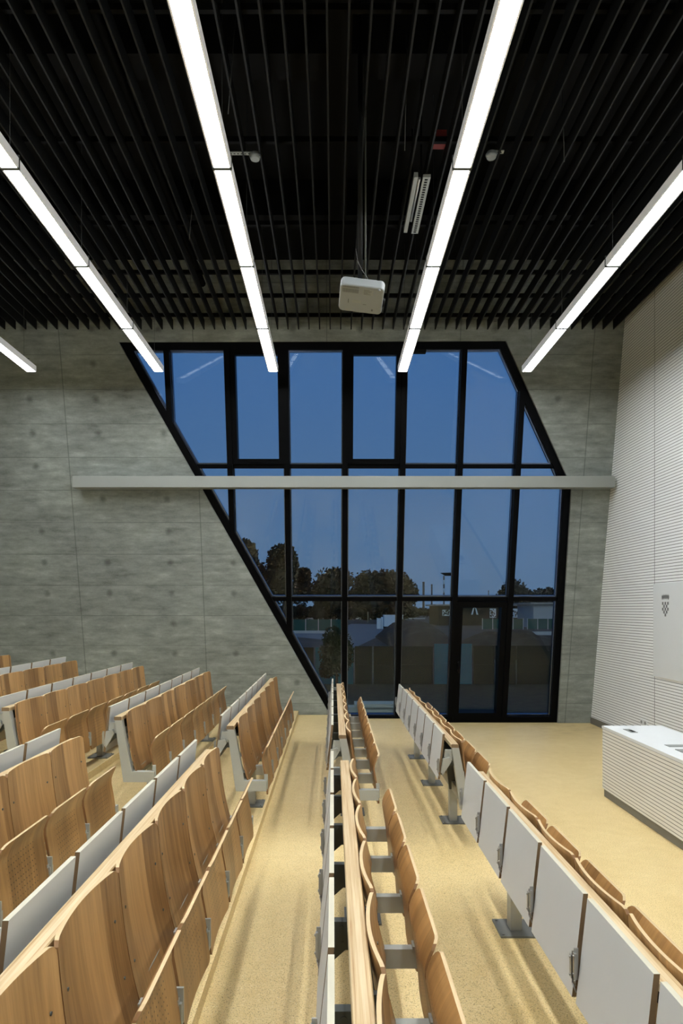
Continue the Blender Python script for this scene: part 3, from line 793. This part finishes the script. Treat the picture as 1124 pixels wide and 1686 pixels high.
obox('yard_kerb', 440, 566, 1038.5, 62, .3, 'outconc', 'pale kerb line below the left green fence', 'kerb')
obox('road_kerb', 440, 700, 1017.5, 150, .6, 'outconc', 'distant pale kerb running behind the paved yard', 'kerb')
lp = empty('lamp_post', (gp(605.5, 110), 110, GZ)); tag(lp, 'slim pale lamp post behind the paved yard', 'lamp post')
MB().tube((0, 0, 0), (0, 0, 3.9), .07, 8).build('post', 'outconc', lp); MB().box(-.5, .5, -.1, .1, 3.9, 4.0).build('lamp_head', 'outconc', lp)
# chimneys, mast
def chimney(px, top, Y, r_, lab, m_='brick'):
    z1 = EYE+(CY-top)/F*Y; o_ = empty('chimney', (gp(px, Y), Y, GZ)); tag(o_, lab, 'chimney')
    MB().tube((0, 0, 0), (0, 0, z1-GZ), r_*1.15, 14, 0, r_).build('shaft', m_, o_); MB().tube((0, 0, z1-GZ-.8), (0, 0, z1-GZ), r_*1.12, 14).build('cap', m_, o_)
chimney(697, 958, 400, .62, 'thicker brown chimney left of the pair on the horizon')
chimney(710.5, 962, 400, .45, 'thinner brown chimney right of the pair on the horizon')
chimney(804, 972, 400, .25, 'short thin dark chimney between the door and the right trees')
ms = empty('striped_mast', (gp(730.5, 175), 175, GZ)); tag(ms, 'red and white banded mast with wide flat dark head', 'mast')
zz = EYE+(CY-948)/F*175-GZ; nb = 10
for i in range(nb): MB().tube((0, 0, zz*i/nb), (0, 0, zz*(i+1)/nb), .20, 10).build('red_band' if i % 2 else 'white_band', 'brick' if i % 2 else 'outwhite', ms)
MB().tube((1.2, 0, zz), (1.2, 0, zz+.7), .9, 20, 0, 2.1).build('flat_head', 'outdark', ms)

# trees
def blob(mb, c_, r_, seed, n=3, mi=0):
    import bmesh
    b = bmesh.new(); bmesh.ops.create_icosphere(b, subdivisions=n, radius=1)
    vs = []
    for v in b.verts:
        d_ = v.co.normalized(); k_ = 1+.30*noise.noise(d_*1.7+Vector((seed, 0, 0)))+.18*noise.noise(d_*5+Vector((0, seed, 0)))
        vs.append(Vector(c_)+Vector((d_.x*r_[0], d_.y*r_[1], d_.z*r_[2]))*k_)
    fs = [[v.index for v in f.verts] for f in b.faces]; b.free(); mb.add(vs, fs, mi, False)
def leaves(mb, c_, r_, n, s_, rg):
    for _ in range(n):
        d_ = Vector((rg.gauss(0, 1), rg.gauss(0, 1), rg.gauss(0, 1))).normalized()
        p_ = Vector(c_)+Vector((d_.x*r_[0], d_.y*r_[1], d_.z*r_[2]))*rg.uniform(.88, 1.16)
        a = Vector((rg.uniform(-1, 1), rg.uniform(-1, 1), rg.uniform(-1, 1))).normalized(); b2 = a.orthogonal().normalized()
        mb.add([p_-a*s_, p_+b2*s_*.6, p_+a*s_, p_-b2*s_*.6], [(0, 1, 2, 3)])
def tree(name, Y, blobs, trunk_px, lab, s_, m_='leafdark', nl=320, core=.93):
    rg = random.Random(len(lab)); tx = gp(trunk_px, Y)
    r = empty(name, (tx, Y, GZ)); tag(r, lab, 'tree'); cmb = MB(); lo = 99
    for i, (px, py, rx, rz) in enumerate(blobs):
        c_ = (gp(px, Y)-tx, rg.uniform(-.3, .3)*rx*Y/F, EYE+(CY-py)/F*Y-GZ); rr = (rx*Y/F, rx*Y/F, rz*Y/F)
        blob(cmb, c_, [q*core for q in rr], i*3.1+len(lab)); leaves(cmb, c_, rr, nl, s_, rg); lo = min(lo, c_[2])
    cmb.build('crown', m_, r)
    mb = MB().tube((0, 0, 0), (0, 0, lo), .022*Y*(.12 if Y < 30 else .16), 8, 0, .012*Y*.12); mb.build('trunk', 'bark', r)
tree('leafy_tree', 100, [(380, 925, 24, 30), (402, 912, 20, 22), (415, 945, 22, 24), (425, 985, 30, 24), (398, 960, 30, 30)], 405, 'tall dark tree at the slanted left edge of the window view', .35)
tree('leafy_tree', 109, [(457, 925, 17, 26), (470, 913, 15, 16), (478, 930, 12, 22), (455, 960, 22, 34), (500, 950, 11, 14), (494, 972, 18, 22)], 468, 'tall dark tree with forked crown left of the rounded trees', .35)
tree('leafy_tree', 114, [(546, 962, 27, 26), (560, 955, 20, 18), (530, 975, 20, 18), (550, 990, 30, 22)], 548, 'rounded dark tree in the middle of the window view', .33)
tree('leafy_tree', 104, [(605, 965, 24, 24), (625, 962, 24, 22), (650, 965, 24, 24), (668, 978, 18, 22), (630, 990, 46, 22), (588, 985, 16, 16)], 630, 'broad dark tree behind the white tanks', .33)
tree('leafy_tree', 112, [(846, 978, 22, 22), (835, 985, 20, 16), (862, 985, 17, 15), (825, 992, 16, 12)], 846, 'rounded dark tree rising above the right buildings', .3)
tree('leafy_tree', 118, [(890, 982, 14, 12), (902, 978, 10, 10), (880, 988, 14, 10), (906, 990, 10, 9)], 892, 'small loose-crowned tree at right of the window view', .28, core=.75)
tree('young_tree', 19.0, [(548, 1052, 16, 19), (562, 1065, 17, 22), (541, 1078, 15, 20), (556, 1090, 19, 20), (571, 1078, 11, 20), (538, 1103, 12, 13)], 554, 'young leafy tree growing in the grass behind the row of seats', .042, 'leafgreen', 420, .72)
hg = MB()
rg = random.Random(4)
for i in range(44):
    px = 380+i*13; Y = rg.uniform(136, 144)
    if px > 690 and px < 1000: h_ = rg.uniform(4, 9)
    else: h_ = rg.uniform(10, 17)
    c_ = (gp(px, Y), Y, EYE+(CY-1008)/F*Y); rr = (1.3, 1.3, h_*Y/F)
    blob(hg, c_, rr, i, 2); leaves(hg, c_, (1.4, 1.4, rr[2]*1.05), 60, .25, rg)
tag(hg.build('far_hedge', 'leafdark'), 'dark continuous band of far shrubs along the horizon', 'shrubs', kind='stuff')
